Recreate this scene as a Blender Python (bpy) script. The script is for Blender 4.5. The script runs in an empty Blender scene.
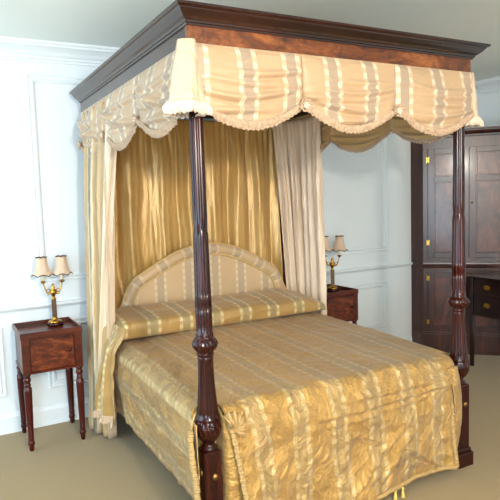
import bpy, math, random
from mathutils import Vector, Matrix, noise
random.seed(4)
PI = math.pi
scene = bpy.context.scene
COL = scene.collection

# ------------------------------------------------------------------ helpers
def lin(r, g, b):
    f = lambda c: (c/255)/12.92 if c/255 <= .04045 else ((c/255+.055)/1.055)**2.4
    return (f(r), f(g), f(b), 1)

def nz(x, y=0., z=0.):
    return noise.noise(Vector((x, y, z)))

def ridge(x, y=0., z=0.):
    return 1-2*abs(nz(x, y, z))

def sstep(a, b, x):
    t = min(1, max(0, (x-a)/(b-a))); return t*t*(3-2*t)

class MB:
    """collects shapes that become ONE mesh object"""
    def __init__(s): s.v = []; s.f = []; s.uv = {}; s.sm = []
    def add(s, vs, fs, smooth=False, uvs=None):
        o = len(s.v); s.v += [tuple(p) for p in vs]
        for f in fs: s.f.append([i+o for i in f]); s.sm.append(smooth)
        if uvs:
            for i, u in enumerate(uvs): s.uv[o+i] = u
    def box(s, x0, x1, y0, y1, z0, z1, b=.003, tx=0, ty=0):
        # chamfered box: tx/ty shrink of the bottom (taper)
        b = min(b, (x1-x0)*.3, (y1-y0)*.3, (z1-z0)*.3)
        rings = []
        for z, i, t in ((z0, b, 1), (z0+b, 0, 1), (z1-b, 0, 0), (z1, b, 0)):
            ax, bx, ay, by = x0+i+tx*t, x1-i-tx*t, y0+i+ty*t, y1-i-ty*t
            c = 0 if i else b
            rings.append([(ax+c, ay, z), (bx-c, ay, z), (bx, ay+c, z), (bx, by-c, z), (bx-c, by, z), (ax+c, by, z), (ax, by-c, z), (ax, ay+c, z)])
        vs = [p for r in rings for p in r]; fs = []
        for k in range(3):
            for i in range(8):
                j = (i+1) % 8; fs.append([k*8+i, k*8+j, k*8+8+j, k*8+8+i])
        fs.append([7, 6, 5, 4, 3, 2, 1, 0]); fs.append([24+i for i in range(8)])
        s.add(vs, fs)
    def lathe(s, prof, cx=0, cy=0, n=32, mod=None, cap=True, smooth=True):
        vs = []; fs = []
        for r, z in prof:
            for i in range(n):
                a = 2*PI*i/n; rr = r if mod is None else mod(r, z, a)
                vs.append((cx+rr*math.cos(a), cy+rr*math.sin(a), z))
        m = len(prof)
        for k in range(m-1):
            for i in range(n):
                j = (i+1) % n; fs.append([k*n+i, k*n+j, k*n+n+j, k*n+n+i])
        if cap:
            fs.append([i for i in range(n)][::-1]); fs.append([(m-1)*n+i for i in range(n)])
        s.add(vs, fs, smooth)
    def grid(s, fn, nu, nv, uvf=None, smooth=True, rev=False):
        vs = []; uv = []
        for j in range(nv+1):
            for i in range(nu+1):
                vs.append(fn(i/nu, j/nv)); uv.append(uvf(i/nu, j/nv) if uvf else (i/nu, j/nv))
        fs = [[j*(nu+1)+i, j*(nu+1)+i+1, (j+1)*(nu+1)+i+1, (j+1)*(nu+1)+i] for j in range(nv) for i in range(nu)]
        if rev: fs = [f[::-1] for f in fs]
        s.add(vs, fs, smooth, uv)
    def tube(s, pts, rad, n=10, smooth=True):
        pts = [Vector(p) for p in pts]; vs = []; fs = []
        for k, p in enumerate(pts):
            d = (pts[min(k+1, len(pts)-1)]-pts[max(k-1, 0)]).normalized()
            a = d.cross(Vector((0, 0, 1)) if abs(d.z) < .9 else Vector((0, 1, 0))).normalized(); b = d.cross(a)
            r = rad[k] if isinstance(rad, (list, tuple)) else rad
            for i in range(n):
                t = 2*PI*i/n; vs.append(p+a*r*math.cos(t)+b*r*math.sin(t))
        for k in range(len(pts)-1):
            for i in range(n):
                j = (i+1) % n; fs.append([k*n+i, k*n+j, k*n+n+j, k*n+n+i])
        fs.append([i for i in range(n)][::-1]); fs.append([(len(pts)-1)*n+i for i in range(n)])
        s.add(vs, fs, smooth)
    def sweep(s, prof, path, closed=False, outn=None, smooth=False):
        # prof: (offset outward, z); path: plan points with their mitred outward vectors
        m = len(prof); vs = []
        for (px, py), (ox, oy) in path:
            for o, z in prof: vs.append((px+ox*o, py+oy*o, z))
        fs = []; n = len(path)
        for k in range(n if closed else n-1):
            k2 = (k+1) % n
            for i in range(m-1):
                fs.append([k*m+i, k2*m+i, k2*m+i+1, k*m+i+1])
        if not closed:
            fs.append(list(range(m))); fs.append([(n-1)*m+i for i in range(m)][::-1])
        s.add(vs, fs, smooth)
    def ball(s, c, r, n=12, sx=1, sy=1, sz=1):
        vs = []; fs = []; m = max(6, n//2+2)
        for j in range(1, m):
            t = PI*j/m
            for i in range(n):
                a = 2*PI*i/n
                vs.append((c[0]+sx*r*math.sin(t)*math.cos(a), c[1]+sy*r*math.sin(t)*math.sin(a), c[2]+sz*r*math.cos(t)))
        for j in range(m-2):
            for i in range(n):
                k = (i+1) % n; fs.append([j*n+i, (j+1)*n+i, (j+1)*n+k, j*n+k])
        fs.append([i for i in range(n)]); fs.append([(m-2)*n+i for i in range(n)][::-1])
        s.add(vs, fs, True)
    def build(s, name, mat, parent=None, thick=0, lining=None, xf=None):
        me = bpy.data.meshes.new(name)
        vs = s.v if xf is None else [tuple(xf @ Vector(p)) for p in s.v]
        me.from_pydata(vs, [], s.f); me.validate()
        for p, q in zip(me.polygons, s.sm): p.use_smooth = q
        if s.uv:
            l = me.uv_layers.new(name='UVMap')
            for lp in me.loops:
                l.data[lp.index].uv = s.uv.get(lp.vertex_index, (0, 0))
        me.materials.append(mat)
        if lining: me.materials.append(lining)
        me.update()
        o = bpy.data.objects.new(name, me); COL.objects.link(o)
        if parent: o.parent = parent
        if thick:
            md = o.modifiers.new('thickness', 'SOLIDIFY'); md.thickness = thick; md.offset = 0
            if lining: md.material_offset = 1; md.material_offset_rim = 1
        return o

def fix_normals(o):
    import bmesh
    bm = bmesh.new(); bm.from_mesh(o.data); bmesh.ops.recalc_face_normals(bm, faces=bm.faces); bm.to_mesh(o.data); bm.free()
    return o

def thing(name, label, cat, loc=(0, 0, 0), rz=0, group=None):
    o = bpy.data.objects.new(name, None); COL.objects.link(o); o.empty_display_size = .1
    o.location = loc; o.rotation_euler = (0, 0, rz); o['label'] = label; o['category'] = cat
    if group: o['group'] = group
    return o

def tag(o, label, cat, group=None):
    o['label'] = label; o['category'] = cat
    if group: o['group'] = group
    return o

def struct(mb, name, mat):
    o = mb.build(name, mat); o['kind'] = 'structure'; return o

def children(o): return [c for c in bpy.data.objects if c.parent == o]

def copy_tree(o, parent=None):
    kids = children(o)
    c = o.copy(); COL.objects.link(c)
    if parent: c.parent = parent
    for k in kids: copy_tree(k, c)
    return c

# ------------------------------------------------------------------ materials
def newmat(name):
    m = bpy.data.materials.new(name); m.use_nodes = True
    nt = m.node_tree; b = nt.nodes['Principled BSDF']
    return m, nt, b

def N(nt, typ, **kw):
    n = nt.nodes.new(typ)
    for k, v in kw.items():
        if k in n.inputs: n.inputs[k].default_value = v
        else: setattr(n, k, v)
    return n

def math_n(nt, op, a, b=None, c=None):
    n = nt.nodes.new('ShaderNodeMath'); n.operation = op
    for i, x in enumerate((a, b, c)):
        if x is None: continue
        if isinstance(x, (int, float)): n.inputs[i].default_value = x
        else: nt.links.new(x, n.inputs[i])
    return n.outputs[0]

def mixc(nt, fac, a, b, mode='MIX'):
    n = nt.nodes.new('ShaderNodeMix'); n.data_type = 'RGBA'; n.blend_type = mode
    for s, x in ((n.inputs[0], fac), (n.inputs[6], a), (n.inputs[7], b)):
        if isinstance(x, (int, float, tuple)): s.default_value = x
        else: nt.links.new(x, s)
    return n.outputs[2]

def bump(nt, b, h, strength=.3, dist=.01):
    n = N(nt, 'ShaderNodeBump', Strength=strength, Distance=dist)
    nt.links.new(h, n.inputs['Height']); nt.links.new(n.outputs[0], b.inputs['Normal']); return n

def plain(name, col, rough=.5, metal=0, noise_amt=.0, scale=30, bmp=0, coat=0, sheen=0, spec=.5):
    m, nt, b = newmat(name)
    b.inputs['Roughness'].default_value = rough; b.inputs['Metallic'].default_value = metal
    b.inputs['Coat Weight'].default_value = coat; b.inputs['Coat Roughness'].default_value = .15
    b.inputs['Sheen Weight'].default_value = sheen; b.inputs['Specular IOR Level'].default_value = spec
    tc = N(nt, 'ShaderNodeTexCoord'); no = N(nt, 'ShaderNodeTexNoise', Scale=scale, Detail=4)
    nt.links.new(tc.outputs['Object'], no.inputs['Vector'])
    d = tuple(c*(1-noise_amt) for c in col[:3])+(1,); l = tuple(min(1, c*(1+noise_amt)) for c in col[:3])+(1,)
    nt.links.new(mixc(nt, no.outputs[0], d, l), b.inputs['Base Color'])
    if bmp: bump(nt, b, no.outputs[0], bmp, .004)
    return m

def wood(name, dark, mid, light, axis='Z', rough=.28, coat=.4, scale=3.0, flame=False, spec=.5):
    m, nt, b = newmat(name)
    tc = N(nt, 'ShaderNodeTexCoord'); mp = N(nt, 'ShaderNodeMapping')
    sc = {'X': (.35, 4, 4), 'Y': (4, .35, 4), 'Z': (4, 4, .35)}[axis]
    if flame: sc = {'X': (1.0, 1.6, 2.6), 'Z': (2.6, 2.6, 1.0), 'Y': (2, 1, 2.6)}[axis]
    mp.inputs['Scale'].default_value = sc
    nt.links.new(tc.outputs['Object'], mp.inputs['Vector'])
    n1 = N(nt, 'ShaderNodeTexNoise', Scale=scale, Detail=6, Roughness=.62, Distortion=1.6 if flame else .6)
    nt.links.new(mp.outputs[0], n1.inputs['Vector'])
    n2 = N(nt, 'ShaderNodeTexNoise', Scale=scale*9, Detail=3)
    nt.links.new(mp.outputs[0], n2.inputs['Vector'])
    r = nt.nodes.new('ShaderNodeValToRGB'); r.color_ramp.elements[0].position = .36; r.color_ramp.elements[0].color = dark
    r.color_ramp.elements[1].position = .66; r.color_ramp.elements[1].color = light
    e = r.color_ramp.elements.new(.5); e.color = mid
    s = math_n(nt, 'ADD', math_n(nt, 'MULTIPLY', n1.outputs[0], .8), math_n(nt, 'MULTIPLY', n2.outputs[0], .2))
    nt.links.new(s, r.inputs[0]); nt.links.new(r.outputs[0], b.inputs['Base Color'])
    b.inputs['Roughness'].default_value = rough; b.inputs['Coat Weight'].default_value = coat
    b.inputs['Coat Roughness'].default_value = .12; b.inputs['Specular IOR Level'].default_value = spec
    bump(nt, b, n2.outputs[0], .05, .002)
    return m

def silk(name, base, cream=None, grey=None, period=.235, off=0., rough=.42, wr=.35, wscale=9., stretch=(1, .35), metal=.0, dash=.055, sheen=.15, second=None, crease=.35, detail=5, bdist=.03, midamt=.75):
    """taffeta; optional woven stripes across UV.x (metres)"""
    m, nt, b = newmat(name)
    uv = N(nt, 'ShaderNodeUVMap'); sep = N(nt, 'ShaderNodeSeparateXYZ'); nt.links.new(uv.outputs[0], sep.inputs[0])
    u, v = sep.outputs[0], sep.outputs[1]
    mp = N(nt, 'ShaderNodeMapping'); mp.inputs['Scale'].default_value = (stretch[0], stretch[1], 1); nt.links.new(uv.outputs[0], mp.inputs['Vector'])
    n1 = N(nt, 'ShaderNodeTexNoise', Scale=wscale, Detail=detail, Roughness=.6, Distortion=.5); nt.links.new(mp.outputs[0], n1.inputs['Vector'])
    n3 = N(nt, 'ShaderNodeTexNoise', Scale=2.3, Detail=2); nt.links.new(uv.outputs[0], n3.inputs['Vector'])
    dk = tuple(c*.80 for c in base[:3])+(1,)
    col = mixc(nt, n3.outputs[0], dk, second or tuple(min(1, c*1.18) for c in base[:3])+(1,))
    if cream:
        p = math_n(nt, 'FRACT', math_n(nt, 'ADD', math_n(nt, 'DIVIDE', u, period), off+10))
        def band(c, w): return math_n(nt, 'LESS_THAN', math_n(nt, 'ABSOLUTE', math_n(nt, 'SUBTRACT', p, c)), w/2)
        mid = band(.5, .26)
        col = mixc(nt, math_n(nt, 'MULTIPLY', mid, midamt), col, grey)
        st = math_n(nt, 'ADD', band(.335, .10), band(.665, .10))
        dv = math_n(nt, 'FRACT', math_n(nt, 'DIVIDE', v, dash)); dd = math_n(nt, 'LESS_THAN', dv, .5)
        amt = math_n(nt, 'MULTIPLY', st, math_n(nt, 'ADD', .32, math_n(nt, 'MULTIPLY', dd, .5)))
        col = mixc(nt, amt, col, cream)
    nt.links.new(col, b.inputs['Base Color'])
    b.inputs['Roughness'].default_value = rough; b.inputs['Sheen Weight'].default_value = sheen; b.inputs['Metallic'].default_value = metal
    wv = N(nt, 'ShaderNodeTexNoise', Scale=260., Detail=1); mp2 = N(nt, 'ShaderNodeMapping'); mp2.inputs['Scale'].default_value = (.15, 1.6, 1)
    nt.links.new(uv.outputs[0], mp2.inputs['Vector']); nt.links.new(mp2.outputs[0], wv.inputs['Vector'])
    n4 = N(nt, 'ShaderNodeTexNoise', Scale=wscale*.9, Detail=2., Distortion=.35); nt.links.new(mp.outputs[0], n4.inputs['Vector'])
    rg = math_n(nt, 'POWER', math_n(nt, 'SUBTRACT', 1., math_n(nt, 'ABSOLUTE', math_n(nt, 'SUBTRACT', math_n(nt, 'MULTIPLY', n4.outputs[0], 2.), 1.))), 6.)
    h = math_n(nt, 'ADD', math_n(nt, 'ADD', n1.outputs[0], math_n(nt, 'MULTIPLY', rg, crease)), math_n(nt, 'MULTIPLY', wv.outputs[0], .02))
    bump(nt, b, h, wr, bdist)
    return m

M = {}
M['wall'] = plain('wall_paint', lin(226, 231, 234), .6, noise_amt=.015, scale=6, bmp=.02)
M['ceil'] = plain('ceiling_paint', lin(238, 243, 238), .8, noise_amt=.01, scale=4)
M['carpet'] = plain('carpet_pile', lin(150, 128, 90), .95, noise_amt=.10, scale=160, bmp=.5, sheen=.2, spec=.1)
M['mahog'] = wood('mahogany_dark', lin(24, 5, 4), lin(44, 10, 7), lin(70, 20, 12), 'Z', .22, .08, spec=.32)
M['mahogX'] = wood('mahogany_dark_long', lin(22, 8, 6), lin(38, 13, 9), lin(60, 22, 14), 'X', .27, .35)
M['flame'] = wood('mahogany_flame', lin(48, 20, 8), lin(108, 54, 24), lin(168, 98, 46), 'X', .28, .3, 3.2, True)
M['flameshade'] = wood('mahogany_flame_side_shaded', lin(30, 12, 7), lin(46, 20, 11), lin(66, 32, 18), 'Y', .27, .35, 3.2, True)  # darker copy of the flame wood; side boards' shade put in the colour
M['standwood'] = wood('stand_mahogany', lin(44, 12, 6), lin(76, 26, 13), lin(112, 46, 24), 'X', .3, .05, 3., spec=.35)
M['standflame'] = wood('stand_flame', lin(44, 13, 6), lin(88, 34, 16), lin(142, 70, 34), 'X', .3, .05, 4.2, True, spec=.35)
M['leg'] = wood('leg_mahogany', lin(40, 8, 6), lin(68, 17, 12), lin(92, 30, 19), 'Z', .28, .08, spec=.35)
M['cup'] = wood('cupboard_mahogany', lin(36, 14, 10), lin(60, 26, 19), lin(84, 38, 26), 'Z', .34, .15, 2.4)
M['cuppanel'] = wood('cupboard_panel', lin(52, 22, 15), lin(84, 40, 28), lin(122, 62, 42), 'Z', .34, .15, 3.0, True)
M['sideb'] = wood('sideboard_mahogany', lin(16, 6, 5), lin(30, 10, 8), lin(48, 18, 12), 'Y', .22, .3)
M['brass'] = plain('brass', lin(196, 150, 66), .25, 1, .15, 40)
M['oldbrass'] = plain('aged_brass', lin(140, 108, 62), .4, 1, .2, 60)
M['column'] = plain('bronze_column', lin(84, 54, 32), .35, .3, .2, 60)
M['candle'] = plain('candle_sleeve', lin(236, 222, 190), .5)
M['shade'] = plain('shade_fabric', lin(212, 184, 158), .8, 0, .09, 40, .1, sheen=.3)
M['shadetrim'] = plain('shade_trim', lin(66, 40, 28), .7)
M['dark'] = plain('bed_base_cloth', lin(190, 160, 104), .8)  # plain gold cloth tone of the bed base under the spread
GOLD = lin(200, 160, 84); CREAM = lin(246, 226, 170); GREYT = lin(176, 150, 104)
M['spread'] = silk('spread_silk', lin(164, 124, 66), lin(208, 182, 132), lin(172, 146, 102), period=.242, off=.384, rough=.31, wr=.9, wscale=9, stretch=(1, .8), crease=.10, bdist=.06, midamt=.5, metal=.45, second=lin(214, 166, 88), detail=9)
M['bolster'] = silk('bolster_silk', lin(174, 136, 78), lin(216, 196, 146), lin(160, 140, 100), period=.242, off=.384, rough=.38, wr=.6, wscale=8, crease=.1, metal=.15, detail=7)
M['valance'] = silk('valance_silk', lin(192, 157, 120), lin(228, 206, 176), lin(166, 144, 124), period=.242, off=.36, rough=.42, wr=.35, wscale=8, stretch=(.5, 1))
M['vlining'] = silk('valance_lining', lin(190, 154, 100), rough=.5, wr=.15)
M['gold'] = silk('backdrop_silk', lin(188, 142, 70), rough=.33, wr=.25, wscale=5, stretch=(2.2, .6), second=lin(218, 176, 106), crease=.2, metal=.2)
M['curtain'] = silk('curtain_silk', lin(192, 158, 110), lin(214, 194, 160), lin(130, 122, 106), period=.26, off=.1, dash=9., rough=.42, wr=.4, wscale=7, stretch=(1.5, .5))
M['lining'] = silk('curtain_lining', lin(232, 204, 172), rough=.34, wr=.35, wscale=6, stretch=(2, .3), second=lin(240, 216, 190))
M['bell'] = silk('cascade_silk', lin(220, 186, 154), rough=.4, wr=.7, wscale=10, stretch=(1, .5))
M['lace'] = plain('ruched_trim', lin(190, 158, 128), .75, 0, .30, 130, .8, sheen=.2)
M['braid'] = plain('gold_braid', lin(178, 144, 90), .65, 0, .4, 150, .9)
M['white'] = plain('ruffle_white', lin(226, 202, 178), .6, 0, .06, 60, .2)
M['head'] = silk('headboard_silk', lin(204, 172, 132), lin(222, 200, 166), lin(180, 158, 132), period=.242, off=.35, rough=.45, wr=.12, wscale=8)
M['piping'] = silk('headboard_piping', lin(206, 170, 104), rough=.4, wr=.3)
M['tassel'] = plain('tassel_silk', lin(228, 196, 96), .5, 0, .15, 90, .3)
M['black'] = plain('dark_gap', lin(20, 14, 10), .8)

# ------------------------------------------------------------------ the room
YW, XR, ZC = 2.089, 4.40, 2.854
mb = MB(); mb.box(-4, XR+.1, -4.5, YW+.1, -.1, 0, .001); struct(mb, 'floor', M['carpet'])
mb = MB(); mb.box(-4, XR+.1, -4.5, YW+.1, ZC, ZC+.1, .001); struct(mb, 'ceiling', M['ceil'])
mb = MB(); mb.box(-4, XR+.1, YW, YW+.1, 0, ZC, .001); struct(mb, 'wall_back', M['wall'])
mb = MB(); mb.box(XR, XR+.1, -4.5, YW, 0, ZC, .001); struct(mb, 'wall_right', M['wall'])
mb = MB(); mb.box(-4, XR+.1, -4.6, -4.5, 0, ZC, .001); struct(mb, 'wall_front', M['wall'])
crown = [(0, 2.722), (.012, 2.722), (.014, 2.740), (.022, 2.744), (.024, 2.760), (.034, 2.768), (.050, 2.790), (.078, 2.812), (.092, 2.818), (.094, 2.832), (.104, 2.838), (.106, ZC), (0, ZC)]
mb = MB(); mb.sweep(crown, [((-4, YW), (0, -1)), ((XR, YW), (0, -1))]); struct(mb, 'trim_1', M['wall'])
mb = MB(); mb.sweep(crown, [((XR, YW-.107), (-1, 0)), ((XR, -4.5), (-1, 0))]); struct(mb, 'trim_2', M['wall'])
rail = [(0, .895), (.010, .897), (.012, .906), (.018, .909), (.030, .920), (.034, .930), (.030, .939), (.020, .943), (0, .946)]
mb = MB(); mb.sweep(rail, [((-4, YW), (0, -1)), ((3.44, YW), (0, -1))]); struct(mb, 'trim_3', M['wall'])
base = [(0, 0), (.020, 0), (.020, .118), (.016, .124), (.010, .138), (.006, .146), (0, .150)]
mb = MB(); mb.sweep(base, [((-4, YW), (0, -1)), ((3.44, YW), (0, -1))]); struct(mb, 'baseboard_back', M['wall'])
mb = MB(); mb.sweep(base, [((XR, 1.2), (-1, 0)), ((XR, -4.5), (-1, 0))]); struct(mb, 'baseboard_right', M['wall'])

def panel_mould(x0, x1, z0, z1, name, w=.062):
    # picture-frame moulding on the back wall: raised outer bead, dip, inner bead
    prof = [(0, 0), (.002, .010), (.012, .014), (.020, .006), (.030, .006), (.040, .016), (.052, .012), (w, 0)]
    mb = MB(); loops = []
    for o, d in prof:
        loops.append([(x0+o, YW-d, z0+o), (x1-o, YW-d, z0+o), (x1-o, YW-d, z1-o), (x0+o, YW-d, z1-o)])
    vs = [p for l in loops for p in l]; fs = []
    for k in range(len(prof)-1):
        for i in range(4):
            j = (i+1) % 4; fs.append([k*4+i, k*4+j, k*4+4+j, k*4+4+i])
    mb.add(vs, fs); return struct(mb, name, M['wall'])
for i, a in enumerate([(-.36, .80, 1.095, 2.635), (-1.9, -.64, 1.095, 2.635), (-.335, .80, .275, .80), (-1.9, -.635, .275, .80), (1.0, 3.125, 1.085, 2.635), (1.0, 3.10, .295, .775)]):
    panel_mould(*a, 'trim_%d' % (i+4))

# ------------------------------------------------------------------ the bed
W, L = 1.78, 1.98
ZF, ZFT, ZT = 2.3457, 2.4283, 2.4973
bed = thing('four_poster_bed', 'tall mahogany four-poster bed with carved posts, dark cornice and scalloped striped valance', 'bed')

def interp(prof, z):
    for (r0, z0), (r1, z1) in zip(prof, prof[1:]):
        if z0 <= z <= z1: return r0+(r1-r0)*((z-z0)/(z1-z0) if z1 > z0 else 0)
    return prof[-1][0]

POST = [(.030, .500), (.040, .506), (.041, .518), (.032, .524), (.027, .532), (.027, .540), (.030, .546),
        (.041, .556), (.052, .575), (.059, .600), (.061, .622), (.058, .640), (.054, .650), (.056, .656), (.055, .664), (.049, .670),
        (.050, .690), (.045, .74), (.040, .80), (.037, .86), (.036, .93), (.038, .945), (.036, .952), (.040, .958), (.041, .966), (.038, .972),
        (.046, .982), (.056, .996), (.059, 1.010), (.056, 1.024), (.046, 1.036), (.040, 1.042), (.042, 1.050), (.040, 1.060), (.038, 1.066),
        (.0385, 1.10), (.038, 1.20), (.036, 1.35), (.0345, 1.50), (.035, 1.52), (.032, 1.530), (.032, 1.545), (.0335, 1.56), (.032, 1.75), (.030, 2.0), (.0285, 2.2), (.0285, 2.30), (.034, 2.31), (.034, ZF)]
def post_prof():
    zs = sorted(set([z for _, z in POST]+[.55+.006*i for i in range(20)]+[.975+.006*i for i in range(12)]+[.6+.05*i for i in range(35)]))
    return [(interp(POST, z), z) for z in zs if z >= .5]
def post_mod(r, z, a):
    if .67 < z < .93 or 1.09 < z < 1.515 or 1.56 < z < 2.295:      # reeding
        return r*(.93+.10*abs(math.sin(6*a)))
    if .545 < z < .645 or .975 < z < 1.038:                          # twisted gadroons
        sp = 30 if z < .7 else 45
        return r*(.93+.11*abs(math.sin(7*a+sp*z)))
    return r
def make_post(cx, cy, rot=0):
    mb = MB()
    mb.lathe(post_prof(), cx, cy, 72, post_mod)
    h = .0445
    mb.box(cx-h, cx+h, cy-h, cy+h, .10, .505, .005)
    for k, (a, z0, z1) in enumerate(((.062, 0, .085), (.052, .085, .11))):
        mb.box(cx-a, cx+a, cy-a, cy+a, z0, z1, .004)
    return mb.build('bed_post', M['mahog'], bed)
D = .0445
for cx, cy, sx, sy in ((D, D, -1, -1), (W-D, D, 1, -1)):
    p = make_post(cx, cy)
    c = MB(); c.lathe([(.001, 0), (.017, 0), (.017, .003), (.012, .009), (.001, .011)], n=20, cap=False)
    xf = Matrix.Translation((cx+.006, cy-D, .385)) @ Matrix.Rotation(PI/2, 4, 'X')
    o = c.build('bolt_cover', M['oldbrass'], p, xf=xf); o['label'] = 'small round brass bolt cover'
    xf = Matrix.Translation((cx+sx*D, cy, .40)) @ Matrix.Rotation(sx*PI/2, 4, 'Y')
    o = c.build('bolt_cover', M['oldbrass'], p, xf=xf); o['label'] = 'small round brass bolt cover'
for cx in (D, W-D):
    mb = MB(); cy = L-D
    mb.lathe([(.036, .5), (.034, .52), (.030, .54), (.033, .56), (.032, 1.2), (.027, 2.3), (.027, ZF)], cx, cy, 24)
    mb.box(cx-.04, cx+.04, cy-.04, cy+.04, 0, .505, .004); mb.build('bed_post', M['mahog'], bed)
for x in (.03, W-.055):
    mb = MB(); mb.box(x, x+.025, .08, L-.08, .26, .42); mb.build('side_rail', M['mahog'], bed)
mb = MB(); mb.box(.08, W-.08, .03, .055, .26, .42); mb.build('foot_rail', M['mahogX'], bed)
mb = MB(); mb.box(.062, W-.062, .062, 1.80, .30, .700, .05); mb.build('bed_base', M['dark'], bed)

# tester: frieze boards, cornice, lining
mb = MB(); mb.box(0, W, 0, .03, ZF, ZFT+.01, .001); mb.build('frieze', M['flame'], bed)
mb = MB(); mb.box(0, .03, .031, L, ZF, ZFT+.01, .001); mb.build('frieze', M['flameshade'], bed)
mb = MB(); mb.box(W-.03, W, .031, L, ZF, ZFT+.01, .001); mb.build('frieze', M['flameshade'], bed)
mb = MB(); mb.box(.03, W-.03, L-.03, L, ZF, ZFT+.01, .001); mb.build('frieze', M['mahogX'], bed)
zt = ZT
cor = [(.0, ZFT-.006), (.008, ZFT-.006), (.010, ZFT+.002), (.016, ZFT+.004), (.017, ZFT+.012), (.022, ZFT+.016), (.032, ZFT+.022), (.044, ZFT+.032), (.054, ZFT+.044), (.058, ZFT+.047), (.060, ZFT+.052), (.070, ZFT+.055), (.0745, ZFT+.060), (.0745, zt), (-.03, zt), (-.03, ZFT-.006)]
mb = MB(); mb.sweep(cor, [((0, L), (-1, 0)), ((0, 0), (-1, -1)), ((W, 0), (1, -1)), ((W, L), (1, 0))]); fix_normals(mb.build('cornice', M['mahogX'], bed))
mb = MB(); mb.box(.03, W-.03, .03, L-.03, ZFT-.03, ZFT-.01, .001); mb.build('tester_lining', M['vlining'], bed)

# valance swags
ZJ, ZB = 2.122, 2.010
def swag(p0, du, dn, w, seed, amp=1., uoff=0., flip=False, pull=0, zj0=ZJ, zj1=ZJ):
    p0 = Vector(p0); du = Vector(du); dn = Vector(dn); rnd = random.Random(seed)
    def zb(u):
        zj = zj0+(zj1-zj0)*u
        return zj-(zj-ZB)*max(0, math.sin(PI*u))**.92
    cre = []
    for k in range(5):
        cre.append((2.265-.042*k+rnd.uniform(-.012, .012), rnd.uniform(.01, .05)+(.04 if amp > 1.3 else 0), rnd.uniform(.25, .75), rnd.uniform(.25, .5), rnd.uniform(.012, .024), rnd.uniform(-.05, .05)))
    ztop = ZF+.004
    def f(u, v):
        b = zb(u); z = ztop-(ztop-b)*v
        out = .006+.030*math.sin(PI*min(1, v*.95))*math.sin(PI*u)**.5+.006*nz(u*4+seed, v*3)
        for zc, sag, uc, uw, a, tl in cre:
            zl = zc-sag*math.sin(PI*u)+tl*(u-.5)
            env = math.exp(-((u-uc)/uw)**2); d = (z-zl)/.013
            if d > -3 and d < 4: out += a*amp*env*(math.exp(-d*d) - .55*math.exp(-(d+1.6)**2*2.2))
        if pull:                                   # cloth drawn up towards one side
            for k in range(4):
                zl = 2.13+.035*k-(.05+.028*k)*(u if pull > 0 else 1-u)**.7*1.6+.06
                d = (z-zl)/.016; e = math.exp(-(((u if pull > 0 else 1-u)-.25)/.42)**2)
                if abs(d) < 4: out += .022*e*(math.exp(-d*d)-.7*math.exp(-(d+1.5)**2*2))
        out *= sstep(0, .08, v)
        e = min(u, 1-u)/.03
        if e < 1: out = out*e+.002*(1-e)
        return p0+du*(u*w)+dn*max(out, .0015)+Vector((0, 0, z))
    mb = MB()
    def uvf(u, v):
        return (uoff+u*w, (ztop-(ztop-zb(u))*v))
    def g(u, v): return f(1-u, v) if flip else f(u, v)
    def guv(u, v): return uvf(1-u, v) if flip else uvf(u, v)
    mb.grid(g, 56, 60, guv, rev=True)
    sw = mb.build('valance_swag', M['valance'], bed, .003, M['vlining'])
    # ruched trim along the scallop
    fb = MB(); n = int(w/.004)
    ph = [0]
    for i in range(n):
        a = f(i/n, 1); b = f((i+1)/n, 1); ph.append(ph[-1]+(b-a).length)
    def tr(u, v):
        i = min(n, int(round(u*n))); p = f(i/n, 1); s = ph[i]
        rr = math.sin(2*PI*s/.026); q = math.sin(2*PI*s/.015+1)
        up = .012 - v*(.040+.003*rr)+.003*nz(s*60, v*3, seed)
        o = .004+.012*math.sin(PI*min(1, v+.1))+.005*rr*math.sin(PI*v+.3)+.004*q*math.sin(PI*v)+.010*nz(s*90, v*5, seed+5)
        return p+Vector((0, 0, up))+dn*o
    fb.grid(tr, n, 9); ob = fb.build('ruched_trim', M['lace'], sw, .003); ob['label'] = 'pale ruched trim along the scallop'
    return sw
def rosette(p, dn, r=.032):
    p = Vector(p); dn = Vector(dn); du = dn.cross(Vector((0, 0, 1)))
    def ring(r0, r1, d0, d1, k):
        def g(u, v):
            a = 2*PI*u; rr = (r0+(r1-r0)*v)*(1+.10*math.sin(k*a)*v)
            o = d0+(d1-d0)*v+.005*math.cos(k*a)*v
            return p+du*(rr*math.cos(a))+Vector((0, 0, 1))*(rr*.85*math.sin(a))+dn*o
        return g
    mb = MB(); mb.grid(ring(.012, r, .004, .026, 9), 54, 5); r1 = mb.build('rosette', M['lace'], bed, .003)
    mb = MB(); mb.grid(ring(.001, .018, .012, .024, 6), 36, 4); mb.build('rosette_centre', M['white'], r1, .002)
w3 = (W+.012)/3
for k in range(3):
    swag((-.006+k*w3, -.002, 0), (1, 0, 0), (0, -1, 0), w3, 11+k, 1., -.006+k*w3, flip=False)
for k in (1, 2): rosette((-.006+k*w3, -.012, ZJ-.016), (0, -1, 0), .038)
l3 = (L-.02)/3
for k in range(3):
    swag((-.002, .0+k*l3, 0), (0, 1, 0), (-1, 0, 0), l3, 31+k, .9, .1+k*l3, flip=True, pull=-1)
for k in (1, 2, 3): rosette((-.014, min(k*l3, L-.05), ZJ-.012), (-1, 0, 0), .036)
for k in range(3):
    swag((W+.002, .0+k*l3, 0), (0, 1, 0), (1, 0, 0), l3, 51+k, 1., .1+k*l3)
for k in (1, 2): rosette((W+.014, k*l3, ZJ-.012), (1, 0, 0), .03)

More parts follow.
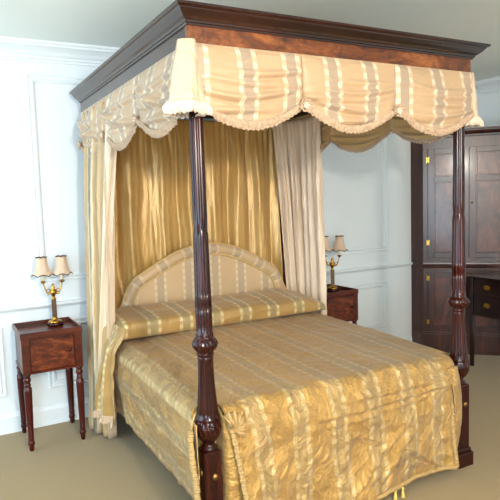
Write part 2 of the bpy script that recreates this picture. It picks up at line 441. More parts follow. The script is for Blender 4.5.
def cascade(cx, cy, r0, r1, z1, lean=(0, 0)):
    def g(u, v):
        a = 2*PI*u; z = ZF+.006-(ZF+.006-z1)*v
        r = r0+(r1-r0)*v**.8
        r *= 1+(.06+.13*v)*math.sin(4*a+1.8*v+.6)+.05*math.sin(9*a-v)*v+.08*nz(3*math.cos(a), 3*math.sin(a), v*5)*v
        return (cx+lean[0]*v+r*math.cos(a), cy+lean[1]*v+r*math.sin(a), z)
    mb = MB(); mb.grid(g, 90, 40, lambda u, v: (u*.4, v*.3)); c = mb.build('valance_cascade', M['bell'], bed, .003)
    c['label'] = 'pale pink corner cascade'
    def h(u, v):
        a = 2*PI*u; x0, y0, z0 = g(u, 1); z = z1+.018-v*.055
        k = (.002+.016*math.sin(PI*min(1, v*.9)))
        rr = k+(.007*math.sin(13*a+2*nz(3*math.cos(a), 3*math.sin(a)))+.004*math.sin(31*a+1)+.012*nz(7*math.cos(a), 7*math.sin(a), v*2))*v
        return (x0+rr*math.cos(a), y0+rr*math.sin(a), z+(.003*math.sin(21*a)+.006*nz(6*math.cos(a), 6*math.sin(a), 5))*v)
    mb = MB(); mb.grid(h, 180, 8, lambda u, v: (u*.5, v*.05)); mb.build('ruffle', M['white'], c, .003)
cascade(-.012, -.012, .040, .068, 2.075, (-.012, -.004))
cascade(W+.018, .030, .026, .048, 2.085, (.012, 0))

# upholstered headboard
HB = [(.10, .60), (.12, .80), (.17, .90), (.205, .985), (.270, 1.070), (.36, 1.120), (.46, 1.170), (.56, 1.217), (.67, 1.260), (.78, 1.290), (.88, 1.303), (.955, 1.306)]
def smooth_curve(pts, n):
    out = []
    P = [pts[0]]+pts+[pts[-1]]
    for i in range(1, len(P)-2):
        for k in range(n):
            t = k/n; p0, p1, p2, p3 = P[i-1], P[i], P[i+1], P[i+2]
            out.append(tuple(.5*((2*p1[j])+(-p0[j]+p2[j])*t+(2*p0[j]-5*p1[j]+4*p2[j]-p3[j])*t*t+(-p0[j]+3*p1[j]-3*p2[j]+p3[j])*t**3) for j in (0, 1)))
    out.append(pts[-1]); return out
half = smooth_curve(HB, 5)
arch = half+[(1.91-x, z) for x, z in half[::-1][1:]]
arch = [((x-.955)*.93+.935, z+.012) for x, z in arch]
def inset(c, d):
    out = []
    for i, p in enumerate(c):
        a = c[max(i-1, 0)]; b = c[min(i+1, len(c)-1)]; tx, tz = b[0]-a[0], b[1]-a[1]; l = math.hypot(tx, tz)
        out.append((p[0]+d*tz/l, p[1]-d*tx/l))
    return out
hy = 1.885
n = len(arch)
mb = MB(); ins = inset(arch, .02)
vs = []; fs = []; uv = []
for y in (hy-.030, hy):
    for x, z in (ins if y < hy else arch): vs.append((x, y, z)); uv.append((x, z))
    for x, z in (ins if y < hy else arch): vs.append((x, y, .45)); uv.append((x, .45))
for i in range(n-1):
    fs.append([n+i, n+i+1, i+1, i]); fs.append([2*n+i, 2*n+i+1, 3*n+i+1, 3*n+i]); fs.append([i, i+1, 2*n+i+1, 2*n+i])
mb.add(vs, fs, False, uv); hb = mb.build('headboard', M['head'], bed)
hb['label'] = 'arched headboard in striped silk'
bw = .082
rows = 10
lens = [0]
for i in range(n-1): lens.append(lens[-1]+math.dist(arch[i], arch[i+1]))
ringsets = [inset(arch, bw*k/rows) for k in range(rows+1)]
def bf(u, v):
    i = int(round(u*(n-1))); k = int(round(v*rows)); x, z = ringsets[k][i]
    return (x, hy-.028-.040*math.sin(PI*(.06+.9*v))**.6, z)
mb = MB(); mb.grid(bf, n-1, rows, lambda u, v: (lens[int(round(u*(n-1)))], v*bw)); mb.build('padded_border', M['head'], hb)
for d, r in ((bw+.004, .009), (.0, .010)):
    mb = MB(); mb.tube([(x, hy-.034, z) for x, z in inset(arch, d)], r, 8); mb.build('piping', M['piping'], hb)

# ------------------------------------------------------------------ bedspread
spread = thing('bedspread', 'gold striped silk bedspread hanging to the carpet over the four-poster bed', 'bedspread')
Y0, Y1 = .105, 1.50
XL, XRr, ZS = -.012, W-.03, .738
RB = .09
def ztop(x, y):
    z = ZS-.028*(1-sstep(-.05, 1.2, y))-.018*((x-W/2)/.9)**2+.010*nz(x*1.7, y*1.7)+.004*nz(x*6, y*6, 3)
    cr = ridge(x*2.2+.6*y, y*3.3-.7*x, 7.7); z += .004*max(0, cr-.8)/.2
    return z
def cross(s, y, hemL, hemR):
    """s: 0..1 left drop, 1..2 top, 2..3 right drop"""
    if s <= 1:
        t = 1-s; z0 = ztop(.08, y); z = z0-.0-(z0-RB-hemL)*t-RB
        x = XL+.018*t+.010*math.sin(9*y+1.3)*t*t
        d = .014*ridge(y*4-z*2.4, z*3.2+y*1.2, 1.1)+.009*ridge(y*9-z*7, z*8+y*3, 3.1)+.005*nz(y*16, z*11, 2)
        y -= (.055+.05*sstep(.05, .4, t))*max(0, 1-(y-Y0)/.5)
        return (x-d*sstep(0, .25, t)-.020*max(0, 1-(y-Y0)/.3), y, z)
    if s >= 2:
        t = s-2; z0 = ztop(W-.1, y); z = z0-RB-(z0-RB-hemR)*t
        x = XRr+.030*t-.012*math.sin(9*y+.3)*t*t
        d = .010*ridge(y*4-z*2, z*3+y, 5.1)
        return (x+d*sstep(0, .25, t), y, z)
    t = s-1
    arc = .10
    if t < arc:
        a = PI/2*(t/arc); z0 = ztop(.08, y)
        kk = (1-math.sin(a))*max(0, 1-(y-Y0)/.5)
        return (XL+RB*(1-math.cos(a))-.020*kk, y-.055*kk, z0-RB+RB*math.sin(a)+(ztop(XL+RB, y)-z0)*math.sin(a))
    if t > 1-arc:
        a = PI/2*((1-t)/arc); z0 = ztop(W-.1, y)
        return (XRr-RB*(1-math.cos(a)), y, z0-RB+RB*math.sin(a)+(ztop(XRr-RB, y)-z0)*math.sin(a))
    x = XL+RB+(XRr-XL-2*RB)*(t-arc)/(1-2*arc)
    return (x, y, ztop(x, y))
hemL = lambda y: .245+.02*math.sin(7*y)
nS, nY = 40, 70
ss = [k/30 for k in range(30)]+[1+.1*k/8 for k in range(8)]+[1.1+.8*k/90 for k in range(90)]+[1.9+.1*k/8 for k in range(8)]+[2+k/30 for k in range(31)]
ys = [Y0+(Y1-Y0)*k/nY for k in range(nY+1)]
mb = MB(); vs = []; uv = []; fs = []
def ucoord(s, y):
    p = cross(s, y, .13, .13)
    if s <= 1: return XL-(.65-p[2])*1.0+.0
    if s >= 2: return XRr+(.65-p[2])
    return p[0]
for y in ys:
    for s in ss:
        vs.append(cross(s, y, hemL(y), .13)); uv.append((ucoord(s, y), -y))
m = len(ss)
for j in range(nY):
    for i in range(m-1):
        fs.append([j*m+i, (j+1)*m+i, (j+1)*m+i+1, j*m+i+1][::-1])
mb.add(vs, fs, True, uv)
# the foot drop continues from the first row between the posts
FX0, FX1 = .104, 1.648
flat = [i for i, s in enumerate(ss) if 1.1 <= s <= 1.9 and FX0 <= cross(s, Y0, 0, 0)[0] <= FX1]
RF = .07; yf = -.004
rowsF = [('top', k/5) for k in range(1, 6)]+[('arc', k/8) for k in range(1, 9)]+[('drop', k/60) for k in range(1, 61)]
def hemF(x): return .058+.012*math.sin(5*x+.6)
def foot(x, kind, t):
    z0 = ztop(x, Y0)
    if kind == 'top': return Vector((x, Y0-(Y0-(yf+RF))*t, z0))
    if kind == 'arc':
        a = PI/2*t; return Vector((x, yf+RF-RF*math.sin(a), z0-RF+RF*math.cos(a)))
    zt_ = z0-RF; z = zt_-(zt_-hemF(x))*t
    y = yf-.055*t**.8-.012*math.sin(7*x+2*t)*t
    d = .018*ridge(x*1.5-z*.9, z*5+x*.4, 4.4)*(1 if t > .06 else t/.06)
    d += (.010*ridge(x*6+z*5, z*7-x*4, 8.2)+.006*ridge(x*13-z*9, z*12+x*5, 2.2)+.004*nz(x*22, z*16, 1))*min(1, t/.1)
    for zc, sl, a in ((.545, .03, .013), (.605, -.01, .007), (.50, .06, .006)):
        q = (z-(zc+sl*(x-.9)+.012*math.sin(4*x)))/.012
        if abs(q) < 4: d += a*(math.exp(-q*q)-.8*math.exp(-(q+1.7)**2*1.5))*sstep(.45, .9, x)
    for x0, z0_, ang, a, ln in ((.98, .25, .62, .020, .34), (1.05, .18, .72, .014, .30), (.55, .30, 1.35, .012, .22), (.75, .22, 1.2, .010, .2), (1.35, .18, -.5, .010, .2)):
        ux, uz = math.cos(ang), math.sin(ang); px = (x-x0)*ux+(z-z0_)*uz; qx = -(x-x0)*uz+(z-z0_)*ux; q = qx/.014
        if abs(q) < 4: d += a*math.exp(-(px/ln)**4)*(math.exp(-q*q)-.5*math.exp(-(q+1.8)**2))
    e = min(x-FX0, FX1-x); d *= sstep(-.01, .05, e)
    xx = x+.075*t**.6*max(0, 1-(x-FX0)/.4)-.062*min(1, t*1.6)**.6*max(0, 1-(FX1-x)/.4)
    return Vector((xx, y-d, z))
prev = flat[:]; off0 = len(mb.v); V2 = []; U2 = []; F2 = []
arcl = 0
lastp = None
dist = [0]*len(flat)
prevp = [Vector(mb.v[i]) for i in flat]
for kind, t in rowsF:
    cur = []
    for c, i in enumerate(flat):
        x = mb.v[i][0]; p = foot(x, kind, t); dist[c] += (p-prevp[c]).length; prevp[c] = p
        cur.append(off0+len(V2)); V2.append(p); U2.append((x, -Y0+dist[c]))
    for c in range(len(flat)-1): F2.append([prev[c], cur[c], cur[c+1], prev[c+1]])
    prev = cur
o = len(mb.v); mb.v += [tuple(p) for p in V2]
for k, u_ in enumerate(U2): mb.uv[o+k] = u_
for f in F2: mb.f.append(f); mb.sm.append(True)
cov = fix_normals(mb.build('cover', M['spread'], spread, .005))
# braid along the foot hem and the two slit edges
xs0, xs1 = mb.v[flat[0]][0], mb.v[flat[-1]][0]
def braid(pts, dn, w, name, mat, per=.016):
    pts = [Vector(p) for p in pts]; dn = Vector(dn); acc = [0]
    for a, b in zip(pts, pts[1:]): acc.append(acc[-1]+(b-a).length)
    nn = len(pts)-1
    def g(u, v):
        i = int(round(u*nn)); p = pts[i]; t = (pts[min(i+1, nn)]-pts[max(i-1, 0)]).normalized(); sd = t.cross(dn).normalized()
        s = acc[i]; r = math.sin(2*PI*s/per)
        return p+sd*((v-.5)*w*(1+.05*r+.25*nz(s*45, 2)))+dn*(.002+.010*math.sin(PI*v)*(1+.3*r+.5*nz(s*70, v*3, 4))+.004*math.sin(2*PI*s/(per*.62)+6*v))
    b = MB(); b.grid(g, nn, 6); return b.build(name, mat, spread, .003)
nb = 360
b1 = braid([foot(xs0+(xs1-xs0)*k/nb, 'drop', .985) for k in range(nb+1)], (0, -1, 0), .026, 'fringe', M['braid'])
nb = 160
for x in (xs0+.008, xs1-.008):
    braid([foot(x, 'drop', .99*k/nb)+Vector((0, -.003, 0)) for k in range(nb+1)], (0, -1, 0), .030, 'ruched_trim', M['braid'], .02)
nb = 140
e0 = []
for k in range(nb+1):
    p = Vector(cross(1.0-.99*k/nb, Y0, hemL(Y0), .13)); e0.append(p+Vector((-.004, .004, 0)))
braid(e0, (-.75, -.66, 0), .030, 'ruched_trim', M['braid'], .02)
# gussets of the same cloth in the corner slits, behind the foot drop
GP = [(-.028, .012), (-.016, .098), (.098, .106), (.106, .006), (.215, -.016)]
for sx in (0, 1):
    def gus(u, v):
        z = .64-(.64-.13)*v
        if sx == 1: x = 1.580+.085*u; b = .055*math.sin(PI*min(1, v*1.02))**.7
        if sx == 1: return (x+(.018*math.sin(PI*v)*u), -.006-b*(1-.75*u**3)+.004*nz(u*6, v*9), z)
        k = min(int(u*4), 3); a, b = GP[k], GP[k+1]; t = u*4-k
        zt2 = .645+.055*sstep(.2, .3, u)*(1-sstep(.62, .8, u)); z = zt2-(zt2-.12)*v
        return (a[0]+(b[0]-a[0])*t+.005*nz(u*7, v*6, 1), a[1]+(b[1]-a[1])*t-(.020*math.sin(PI*v) if u > .75 else 0)+.006*nz(u*9, v*7, 3), z)
    mb = MB(); mb.grid(gus, 24, 40, lambda u, v: (u*.11+.08, v*.5)); mb.build('corner_gusset', M['spread'], spread, .004)
# gathered corner knot beside the near post
def knot(u, v):
    # a fan of gathered trim pulled to the corner
    a = -.5+2.6*u; r = .010+.070*v
    r *= 1+.10*math.sin(17*a+3*v)+.08*nz(a*4, v*4, 3)
    return (.128+r*math.cos(a), -.032-.028*math.sin(PI*v)-.010*math.sin(19*a)*v+.008*nz(a*7, v*9), .600+r*1.1*math.sin(a))
mb = MB(); mb.grid(knot, 70, 14, lambda u, v: (u*.1, v*.1)); mb.build('gathered_knot', M['braid'], spread, .004)
def tassel(x, y, z):
    t = MB(); t.lathe([(.002, z), (.007, z-.004), (.008, z-.012), (.004, z-.018), (.007, z-.024), (.010, z-.05), (.011, z-.058)], x, y, 16, lambda r, zz, a: r*(1+.15*math.sin(8*a)))
    t.tube([(x, y+.004, z+.02), (x, y, z)], .002, 6)
    t.build('tassel', M['tassel'], spread)
for x in (.905, 1.10, 1.155): tassel(x, -.072, .060)
tassel(W+.035, .06, .40)

# ------------------------------------------------------------------ bolster
bol = thing('bolster', 'plump full-width bolster in gold striped silk against the arched headboard', 'bolster')
bx0, bx1 = -.005, 1.765
BP = [(1.39, .735), (1.352, .75), (1.343, .80), (1.355, .842), (1.40, .862), (1.48, .874), (1.60, .889), (1.70, .893), (1.77, .880), (1.815, .850), (1.83, .80), (1.825, .742), (1.70, .735), (1.5, .735), (1.39, .735)]
bp = smooth_curve(BP, 4)
acc = [0]
for a, b in zip(bp, bp[1:]): acc.append(acc[-1]+math.dist(a, b))
def bolf(u, v):
    i = int(round(v*(len(bp)-1))); y, z = bp[i]; x = bx0+(bx1-bx0)*u
    e0 = max(0, 1-(x-bx0)/.10); e1 = max(0, 1-(bx1-x)/.30)
    k = math.sqrt(max(0, 1-e0**2.5))*.9+.1; k *= max(.05, 1-.55*e1**2)
    if e1 > .97 or e0 > .97: k *= .5
    zz = .742+(z-.735)*k; yy = 1.56+(y-1.56)*(1-.12*e1**2-.25*e0**3)
    s = sstep(0, .05, z-.735)
    zz += s*(.009*nz(x*3, y*4)+.006*ridge(x*3+y, y*6, 2)); yy -= s*.012*nz(x*4, z*5, 3)*(1 if y < 1.5 else 0)
    q = ((z-.735)-(.035+.05*x-.03*math.sin(2.4*x)))/.010
    if y < 1.42 and abs(q) < 4: yy -= .010*math.exp(-q*q)*sstep(.5, .9, x)
    return (x, yy, zz)
mb = MB(); mb.grid(bolf, 110, len(bp)-1, lambda u, v: (bx0+(bx1-bx0)*u, acc[int(round(v*(len(bp)-1)))]))
fix_normals(mb.build('bolster_body', M['bolster'], bol))
# end of the cover falls down the left side of the bed
def flap(u, v):
    z = .862-.63*v
    wd = .27*(1-.22*sstep(.0, .4, v)+.40*sstep(.4, 1, v))
    yc = 1.36+.06*v
    x = .035-.060*sstep(0, .3, v)-.015*v-.065*u*sstep(.1, .9, v)-.020*math.sin(u*PI*5+v*1.6)*sstep(.08, .5, v)-.02*math.sin(PI*u)-.010*ridge(u*3+v*2, v*4, 2)
    return (x, yc+(u-.5)*wd, z)
mb = MB(); mb.grid(flap, 50, 50, lambda u, v: (u*.3+.1, v*.7)); fl = mb.build('side_flap', M['bolster'], bol, .005)
def flr(u, v):
    p = Vector(flap(u, 1)); q = math.sin(2*PI*u*11+2*nz(u*5))
    return (p.x-.006-.014*v*(1+q), p.y+(u-.5)*.03*v, p.z+.022-.050*v+.006*nz(u*14, v)*v)
mb = MB(); mb.grid(flr, 300, 8); mb.build('ruffle', M['lace'], fl, .004)

# ------------------------------------------------------------------ curtains
def along(poly, u):
    ls = [math.dist(a, b) for a, b in zip(poly, poly[1:])]; d = u*sum(ls)
    for k, l in enumerate(ls):
        if d <= l or k == len(ls)-1:
            a, b = poly[k], poly[k+1]; t = d/l; return (a[0]+(b[0]-a[0])*t, a[1]+(b[1]-a[1])*t)
        d -= l
def drape(name, top, bot, z1, z0, folds, amp, mat, lining, seed, label, stripe_w=1.7, gather=.35, nu=200, nv=60, side=1):
    def g(u, v):
        k = v**.8
        def pt(u_):
            a, b = along(top, min(1, max(0, u_))), along(bot, min(1, max(0, u_))); return (a[0]+(b[0]-a[0])*k, a[1]+(b[1]-a[1])*k)
        x, y = pt(u); pa, pb = pt(u-.08), pt(u+.08); tx, ty = pb[0]-pa[0], pb[1]-pa[1]; l = math.hypot(tx, ty); nx, ny = -ty/l*side, tx/l*side
        uu = u+.035*nz(u*3+seed, v*2.2)*sstep(0, .3, v)+.012*nz(u*9, v*3, seed)
        a = amp*(.45+.55*sstep(0, .25, v))*(.75+.5*nz(u*5+seed, v*1.3, 9))
        w = math.sin(2*PI*folds*uu)+.45*math.sin(2*PI*folds*2.3*uu+seed+.8*v)*(1-.6*sstep(.1, .6, v))
        o = a*w+gather*amp*math.sin(2*PI*folds*3.1*u)*(1-sstep(0, .12, v))
        o += .006*ridge(u*10+v*4, v*14-u*3, seed)*sstep(.05, .2, v)
        sh = amp*.5*math.cos(2*PI*folds*uu)*.6
        return (x+nx*o+tx/l*sh, y+ny*o+ty/l*sh, z1+(z0-z1)*v)
    mb = MB(); mb.grid(g, nu, nv, lambda u, v: (u*stripe_w, v*(z1-z0)), rev=True)
    o = mb.build(name, mat, None, .004, lining)
    return tag(o, label, 'curtain', 'pair of side curtains')
# back curtain: gathered gold silk
def back(u, v):
    x = .09+1.605*u; z = 2.32-1.75*v
    s = sstep(0, .22, v)
    uu = u+.022*nz(u*4, v*2.0)*s+.010*nz(u*13, v*4, 5)*s
    o = .036*math.sin(2*PI*7*uu+1.8*nz(u*2.2, v*.8, 3))*(.8+.6*nz(u*6, v*2, 4))*(.35+.65*s)+.008*math.sin(2*PI*27*uu)*(1-.6*s)
    o += .018*ridge(u*7+v*1.5*nz(u*3, 1, 1), v*1.1, 6)*s+.003*ridge(u*16+v*3, v*7, 3)*s
    return (x, 1.940-max(-.042, min(.042, o)), z)
mb = MB(); mb.grid(back, 260, 90, lambda u, v: (u*2.4, v*1.75))
tag(mb.build('back_curtain', M['gold'], None, .004), 'gathered gold silk curtain hanging behind the arched headboard', 'curtain')
drape('side_curtain', [(-.002, 1.885), (-.002, 1.18)], [(-.10, 1.86), (-.02, 1.52)], 2.32, .015, 3.6, .042, M['curtain'], M['lining'], 3, 'striped side curtain falling beside the left nightstand', 1.3)
lc = [o for o in bpy.data.objects if o.name == 'side_curtain'][0]
def edge(u, v):
    k = v**.8; y = 1.165+(1.62-1.165)*k; x = -.030-.060*k
    return (x+.085*u+.010*math.sin(3*u+4*v), y-.012*math.sin(PI*u)*1.5-.010*math.sin(6*u+3*v)-.02*u, 2.31-2.08*v)
mb = MB(); mb.grid(edge, 24, 60, lambda u, v: (u*.15, v*2.2)); ed = mb.build('lining_edge', M['lining'], lc, .004); ed['label'] = 'pinkish lining turned out at the front edge'
drape('side_curtain', [(1.585, 1.850), (1.70, 1.83), (1.775, 1.74), (1.775, 1.44)], [(1.735, 1.84), (1.795, 1.80), (1.800, 1.72), (1.800, 1.44)], 2.32, .015, 5.3, .026, M['lining'], M['lining'], 8, 'plain pinkish gold side curtain on the far right side of the bed', 1.5)

# ------------------------------------------------------------------ nightstands
def make_stand():
    r = thing('nightstand', 'mahogany nightstand with tray top left of the bed, its turned legs in full view', 'nightstand', (-.365, 1.85, 0), 0, None)
    w, d = .200, .200; zt, zb = .790, .535
    mb = MB(); mb.box(-w+.006, w-.006, -d+.008, d-.006, zb, zt-.006, .004); mb.box(-w, w, -d, d, zb, zb+.018, .004); mb.box(-w-.004, w+.004, -d-.004, d+.004, zt-.014, zt, .003)
    mb.box(-w-.002, -w+.052, -d-.002, -d+.02, zb+.002, zt-.01, .002); mb.box(w-.052, w+.002, -d-.002, -d+.02, zb+.002, zt-.01, .002)
    mb.build('carcass', M['standwood'], r)
    rim = MB()
    a, b = w+.006, d+.006
    for x0, x1, y0, y1 in ((-a, a, -b, -b+.010), (-a, a, b-.010, b), (-a, -a+.010, -b+.0101, b-.0101), (a-.010, a, -b+.0101, b-.0101)):
        rim.box(x0, x1, y0, y1, zt-.008, zt+.032, .003)
    rim.build('tray_rim', M['standwood'], r)
    do = MB(); do.box(-w+.057, w-.057, -d-.006, -d+.018, zb+.022, zt-.020, .003)
    do = do.build('door', M['standflame'], r); do['label'] = 'door in figured flame mahogany'
    k = MB(); k.lathe([(.004, 0), (.004, .008), (.010, .013), (.012, .020), (.009, .026), (.001, .028)], n=16, cap=False)
    k.build('knob', M['mahog'], do, xf=Matrix.Translation((w-.085, -d-.006, (zb+zt)/2+.01)) @ Matrix.Rotation(PI/2, 4, 'X'))
    P = [(.022, zb+.002), (.022, zb-.012), (.015, zb-.018), (.020, zb-.028), (.023, zb-.040), (.020, zb-.052), (.014, zb-.058), (.018, zb-.064), (.021, zb-.076), (.016, zb-.086), (.024, zb-.094), (.0245, zb-.12), (.021, .25), (.017, .09), (.020, .082), (.014, .074), (.019, .066), (.021, .052), (.018, .040), (.013, .034), (.016, .026), (.012, 0)]
    P = [(rr*1.12, z) for rr, z in P[::-1]]
    for sx in (-1, 1):
        for sy in (-1, 1):
            lg = MB(); lg.lathe(P, sx*(w-.024), sy*(d-.022), 24); lg.build('leg', M['leg'], r)
    return r
ns = make_stand()
ns2 = copy_tree(ns); ns2.location = (2.135, 1.85, 0); ns2['label'] = 'mahogany nightstand half hidden behind the bed and the plain curtain'
for o in (ns, ns2): o['group'] = 'pair of nightstands'

# ------------------------------------------------------------------ lamps
def make_lamp():
    r = thing('table_lamp', 'brass twin-arm table lamp on the nightstand left of the bed', 'lamp', (-.285, 1.945, .7905), -.12)
    mb = MB(); mb.lathe([(.050, 0), (.056, .003), (.057, .020), (.052, .025), (.045, .026)], n=40); mb.build('plinth', M['mahog'], r)
    mb = MB(); mb.lathe([(.048, .026), (.050, .030), (.046, .036), (.040, .040), (.026, .046), (.020, .052), (.021, .058), (.016, .062), (.016, .066)], n=40); mb.build('base', M['brass'], r)
    mb = MB(); mb.box(-.0165, .0165, -.0165, .0165, .066, .195, .003); mb.build('column', M['column'], r)
    mb = MB(); mb.lathe([(.018, .194), (.020, .198), (.016, .204), (.010, .210), (.012, .220), (.022, .238), (.025, .252), (.020, .266), (.012, .276), (.016, .284), (.009, .292), (.010, .302), (.003, .312)], n=24, mod=lambda rr, z, a: rr*(1+.06*math.sin(6*a)))
    mb.build('stem', M['brass'], r)
    for sx in (-1, 1):
        pts = []
        for k in range(13):
            t = k/12; pts.append((sx*(.014+.052*t), 0, .250-.022*math.sin(PI*t)+.070*t**2.2))
        mb = MB(); mb.tube(pts, [.0065-.002*k/12 for k in range(13)], 8)
        pts = [(sx*(.034+.012*math.cos(q)*.9), 0, .262+.012*math.sin(q)) for q in [k*PI/6 for k in range(11)]]
        mb.tube(pts, .0035, 6)
        c = sx*.066
        mb.lathe([(.004, .314), (.010, .318), (.020, .328), (.021, .332), (.010, .334), (.011, .338)], c, 0, 20)
        a = mb.build('arm', M['brass'], r)
        mb = MB(); mb.lathe([(.010, .336), (.010, .395), (.006, .398)], c, 0, 16); mb.build('candle_sleeve', M['candle'], a)
        H0, H1 = .372, .507
        def rad(v): return .037+.036*(v**2.4)+.002*v
        def zsc(a_, v): return (.015*abs(math.sin(3*a_)))*sstep(.75, 1, v)
        tl = .06*sx
        def sh(u, v, dr=0):
            a_ = 2*PI*u+.3; rr = (rad(v)+dr)*(.95+.06*abs(math.cos(3*a_))); z = H1-(H1-H0)*v-.0+zsc(a_, v)*1.0-.004*(1-v)*0
            if v < .05: z += .005*abs(math.cos(3*a_))
            x = c+rr*math.cos(a_)+tl*(z-H0)*.5
            return (x, rr*math.sin(a_), z)
        mb = MB(); mb.grid(lambda u, v: sh(u, v), 60, 16); s = mb.build('lamp_shade', M['shade'], r, .002)
        for v in (0, 1):
            mb = MB(); mb.tube([sh(k/60, v, .0012) for k in range(61)], .0032, 6); mb.build('shade_trim', M['shadetrim'], s)
    return r
lamp = make_lamp()
lamp2 = copy_tree(lamp); lamp2.location = (2.21, 1.85, .7905); lamp2.rotation_euler = (0, 0, -.55); lamp2['label'] = 'brass twin-arm table lamp beside the plain curtain right of the bed'
for o in (lamp, lamp2): o['group'] = 'pair of bedside lamps'

# ------------------------------------------------------------------ corner cupboard (front face runs diagonally across the corner)
cup = thing('corner_cupboard', 'tall panelled mahogany corner cupboard with brass hinges behind the right bed post', 'cupboard', (3.449, 1.92, 0), -PI/4)
cw = .871        # local x along the front, local y into the corner
mb = MB()
q = .17/math.sqrt(2); q2 = .335/math.sqrt(2)
def prism(z0, z1, out=0.):
    pts = [(-out, -out), (cw+out, -out), (cw+q2*.98, q2*.98), (cw*.5+.12, .575), (-q*.97, q*.97)]
    vs = [(x, y, z) for z in (z0, z1) for x, y in pts]
    fs = [[4, 3, 2, 1, 0], [5, 6, 7, 8, 9]]+[[i, (i+1) % 5, 5+(i+1) % 5, 5+i] for i in range(5)]
    mb.add(vs, fs)
prism(.22, 2.29); prism(0, .20, .014); prism(.20, .22, .008)
mb.build('carcass', M['cup'], cup)
mb = MB(); prof = [(0, 2.215), (.008, 2.220), (.010, 2.235), (.024, 2.248), (.040, 2.268), (.042, 2.280), (.050, 2.284), (.050, 2.295), (-.02, 2.295), (-.02, 2.215)]
s_ = math.tan(PI/8)
mb.sweep(prof, [((-q*.75, q*.75), (-.7071, -.7071)), ((0, 0), (-s_, -1)), ((cw, 0), (s_, -1)), ((cw+q2*.8, q2*.8), (.7071, -.7071))]); fix_normals(mb.build('cornice', M['cup'], cup))
mb = MB(); prof = [(0, .890), (.010, .894), (.012, .906), (.018, .912), (.020, .925), (.012, .934), (.010, .950), (0, .955), (-.01, .955), (-.01, .89)]
mb.sweep(prof, [((-q*.75, q*.75), (-.7071, -.7071)), ((0, 0), (-s_, -1)), ((cw, 0), (s_, -1)), ((cw+q2*.8, q2*.8), (.7071, -.7071))]); fix_normals(mb.build('waist_moulding', M['cup'], cup))
def door(x0, x1, z0, z1, splits, hinge, key):
    mb = MB(); y0, y1 = -.016, .004
    st = .062
    mb.box(x0, x0+st, y0, y1, z0, z1, .002); mb.box(x1-st, x1, y0, y1, z0, z1, .002)
    rails = [z0]+splits+[z1]
    mb.box(x0+st, x1-st, y0, y1, z0, z0+st*.9, .002); mb.box(x0+st, x1-st, y0, y1, z1-st*.9, z1, .002)
    for s in splits: mb.box(x0+st, x1-st, y0, y1, s-.027, s+.027, .002)
    d = mb.build('door', M['cup'], cup)
    zs = [z0+st*.9]+[v for s in splits for v in (s-.027, s+.027)]+[z1-st*.9]
    for a, b in zip(zs[::2], zs[1::2]):
        p = MB(); p.box(x0+st, x1-st, -.006, .002, a, b, .001)
        p.box(x0+st+.012, x1-st-.012, -.010, -.003, a+.012, b-.012, .004)
        p.build('door_panel', M['cuppanel'], d)
    for hz in (z0+.14*(z1-z0), z1-.10*(z1-z0)):
        hx = x0 if hinge < 0 else x1
        h = MB()
        for s in (-1, 1):
            h.add([(hx, -.019, hz-.016), (hx, -.019, hz+.016), (hx+s*.016, -.019, hz+.032), (hx+s*.010, -.019, hz), (hx+s*.016, -.019, hz-.032)]+[(hx, -.016, hz-.016), (hx, -.016, hz+.016), (hx+s*.016, -.016, hz+.032), (hx+s*.010, -.016, hz), (hx+s*.016, -.016, hz-.032)],
                  [[0, 1, 2, 3, 4], [9, 8, 7, 6, 5]]+[[i, (i+1) % 5, 5+(i+1) % 5, 5+i] for i in range(5)])
        h.tube([(hx, -.0185, hz-.020), (hx, -.0185, hz+.020)], .004, 8)
        h = h.build('hinge', M['brass'], d); h['label'] = 'brass butterfly hinge'
    if key:
        k = MB(); kx = x0+.026 if hinge > 0 else x1-.026; kz = z0+.5*(z1-z0)
        k.lathe([(.001, 0), (.009, 0), (.009, .003), (.004, .006), (.004, .014), (.008, .018), (.001, .024)], n=14, cap=False)
        k.build('knob', M['oldbrass'], d, xf=Matrix.Translation((kx, -.016, kz)) @ Matrix.Rotation(PI/2, 4, 'X'))
mid = cw/2
door(.045, mid-.002, 1.000, 2.112, [1.80], -1, False); door(mid+.002, cw-.045, 1.000, 2.112, [1.80], 1, True)
door(.045, mid-.002, .245, .850, [], -1, False); door(mid+.002, cw-.045, .245, .850, [], 1, True)

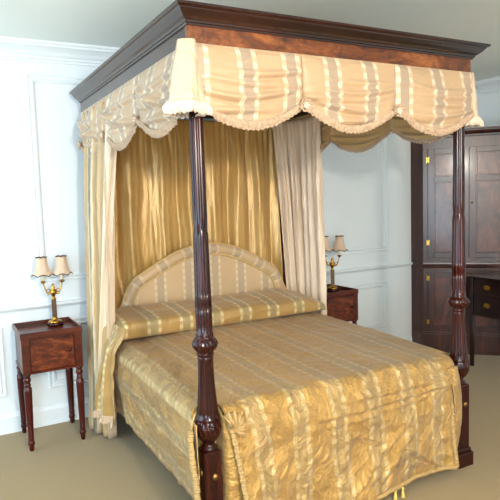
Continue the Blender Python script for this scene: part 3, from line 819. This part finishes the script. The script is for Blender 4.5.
# ------------------------------------------------------------------ sideboard
sb = thing('sideboard', 'dark polished sideboard on tapered legs with oval brass drawer pulls', 'sideboard', (3.43, 1.345, 0))
X, Y, HT, HB_ = .50, 1.35, .876, .50      # extends in +x and -y
mb = MB(); mb.box(-.012, X+.012, -Y-.012, .012, HT-.020, HT, .004); top = mb.build('top', M['sideb'], sb)
mb = MB(); mb.box(.012, X, -Y, 0, HB_, HT-.020, .002); mb.build('carcass', M['sideb'], sb)
for x in (.022, X-.022):
    for y in (-.022, -Y+.022):
        mb = MB(); mb.box(x-.022, x+.022, y-.022, y+.022, 0, HT-.02, .002, .008, .008); mb.build('leg', M['sideb'], sb)
for ya, yb in ((-.40, -.055), (-Y+.055, -Y+.40)):
    for za, zb_ in ((.700, .850), (.525, .690)):
        d = MB(); d.box(.002, .016, ya, yb, za, zb_, .002)
        d = d.build('drawer', M['sideb'], sb)
        cy, cz = ((ya+.145) if ya > -.5 else (ya+yb)/2), (za+zb_)/2+.006
        cy = (ya+yb)/2+.03
        h = MB(); n = 24
        pl = [(-.001, cy+.034*math.cos(2*PI*i/n), cz+.022*math.sin(2*PI*i/n)) for i in range(n)]
        pl2 = [(.003, y_, z_) for _, y_, z_ in pl]
        h.add(pl+pl2, [list(range(n))]+[[i, (i+1) % n, n+(i+1) % n, n+i] for i in range(n)])
        h.tube([(-.004-.012*math.sin(PI*k/12), cy+.026*math.cos(PI*k/12), cz+.004-.018*math.sin(PI*k/12)) for k in range(13)], .0026, 8)
        fix_normals(h.build('pull', M['brass'], d))
mb = MB(); mb.box(.012, .026, -Y+.42, -.42, .60, HT-.03, .002); mb.build('centre_drawer', M['sideb'], sb)

# ------------------------------------------------------------------ light
def area(name, loc, target, size, energy, col, sy=None):
    l = bpy.data.lights.new(name, 'AREA'); l.energy = energy; l.color = col; l.size = size
    if sy: l.shape = 'RECTANGLE'; l.size_y = sy
    o = bpy.data.objects.new(name, l); COL.objects.link(o); o.location = loc
    o.rotation_euler = (Vector(target)-Vector(loc)).to_track_quat('-Z', 'Y').to_euler(); return o
kl = bpy.data.lights.new('room_lamp', 'POINT'); kl.energy = 330; kl.color = (1, .90, .77); kl.shadow_soft_size = .10
ko = bpy.data.objects.new('room_lamp', kl); COL.objects.link(ko); ko.location = (-.35, -3.2, 2.22)
area('window_daylight', (-3.6, .6, 1.6), (1.0, .9, 2.4), 2.4, 105, (.60, .82, 1.0), 1.9)
area('front_window_daylight', (-2.0, -4.4, 1.5), (1.6, 2.0, 2.9), 1.3, 180, (.52, .78, 1.0), 1.9)
w = bpy.data.worlds.new('world'); scene.world = w; w.use_nodes = True
w.node_tree.nodes['Background'].inputs[0].default_value = (.68, .85, 1, 1); w.node_tree.nodes['Background'].inputs[1].default_value = .7

# ------------------------------------------------------------------ camera
cam = bpy.data.cameras.new('camera'); co = bpy.data.objects.new('camera', cam); COL.objects.link(co)
F = Vector((.46019742, .88337968, -.08864918)); R = Vector((.88486156, -.46451348, -.03531632)); U = Vector((.07237646, .06218977, .99543663))
mt = Matrix((R, U, -F)).transposed().to_4x4(); mt.translation = Vector((-1.0245, -2.2628, 1.6666)); co.matrix_world = mt
cam.sensor_width = 36; cam.lens = 559.376/500*36; cam.shift_x = (250-227.06)/500; cam.clip_start = .05
scene.camera = co
vs_ = scene.view_settings; scene.display_settings.display_device = 'sRGB'
vs_.view_transform = 'Standard'; vs_.look = 'None'; vs_.gamma = 1; vs_.use_curve_mapping = False; vs_.exposure = -0.04
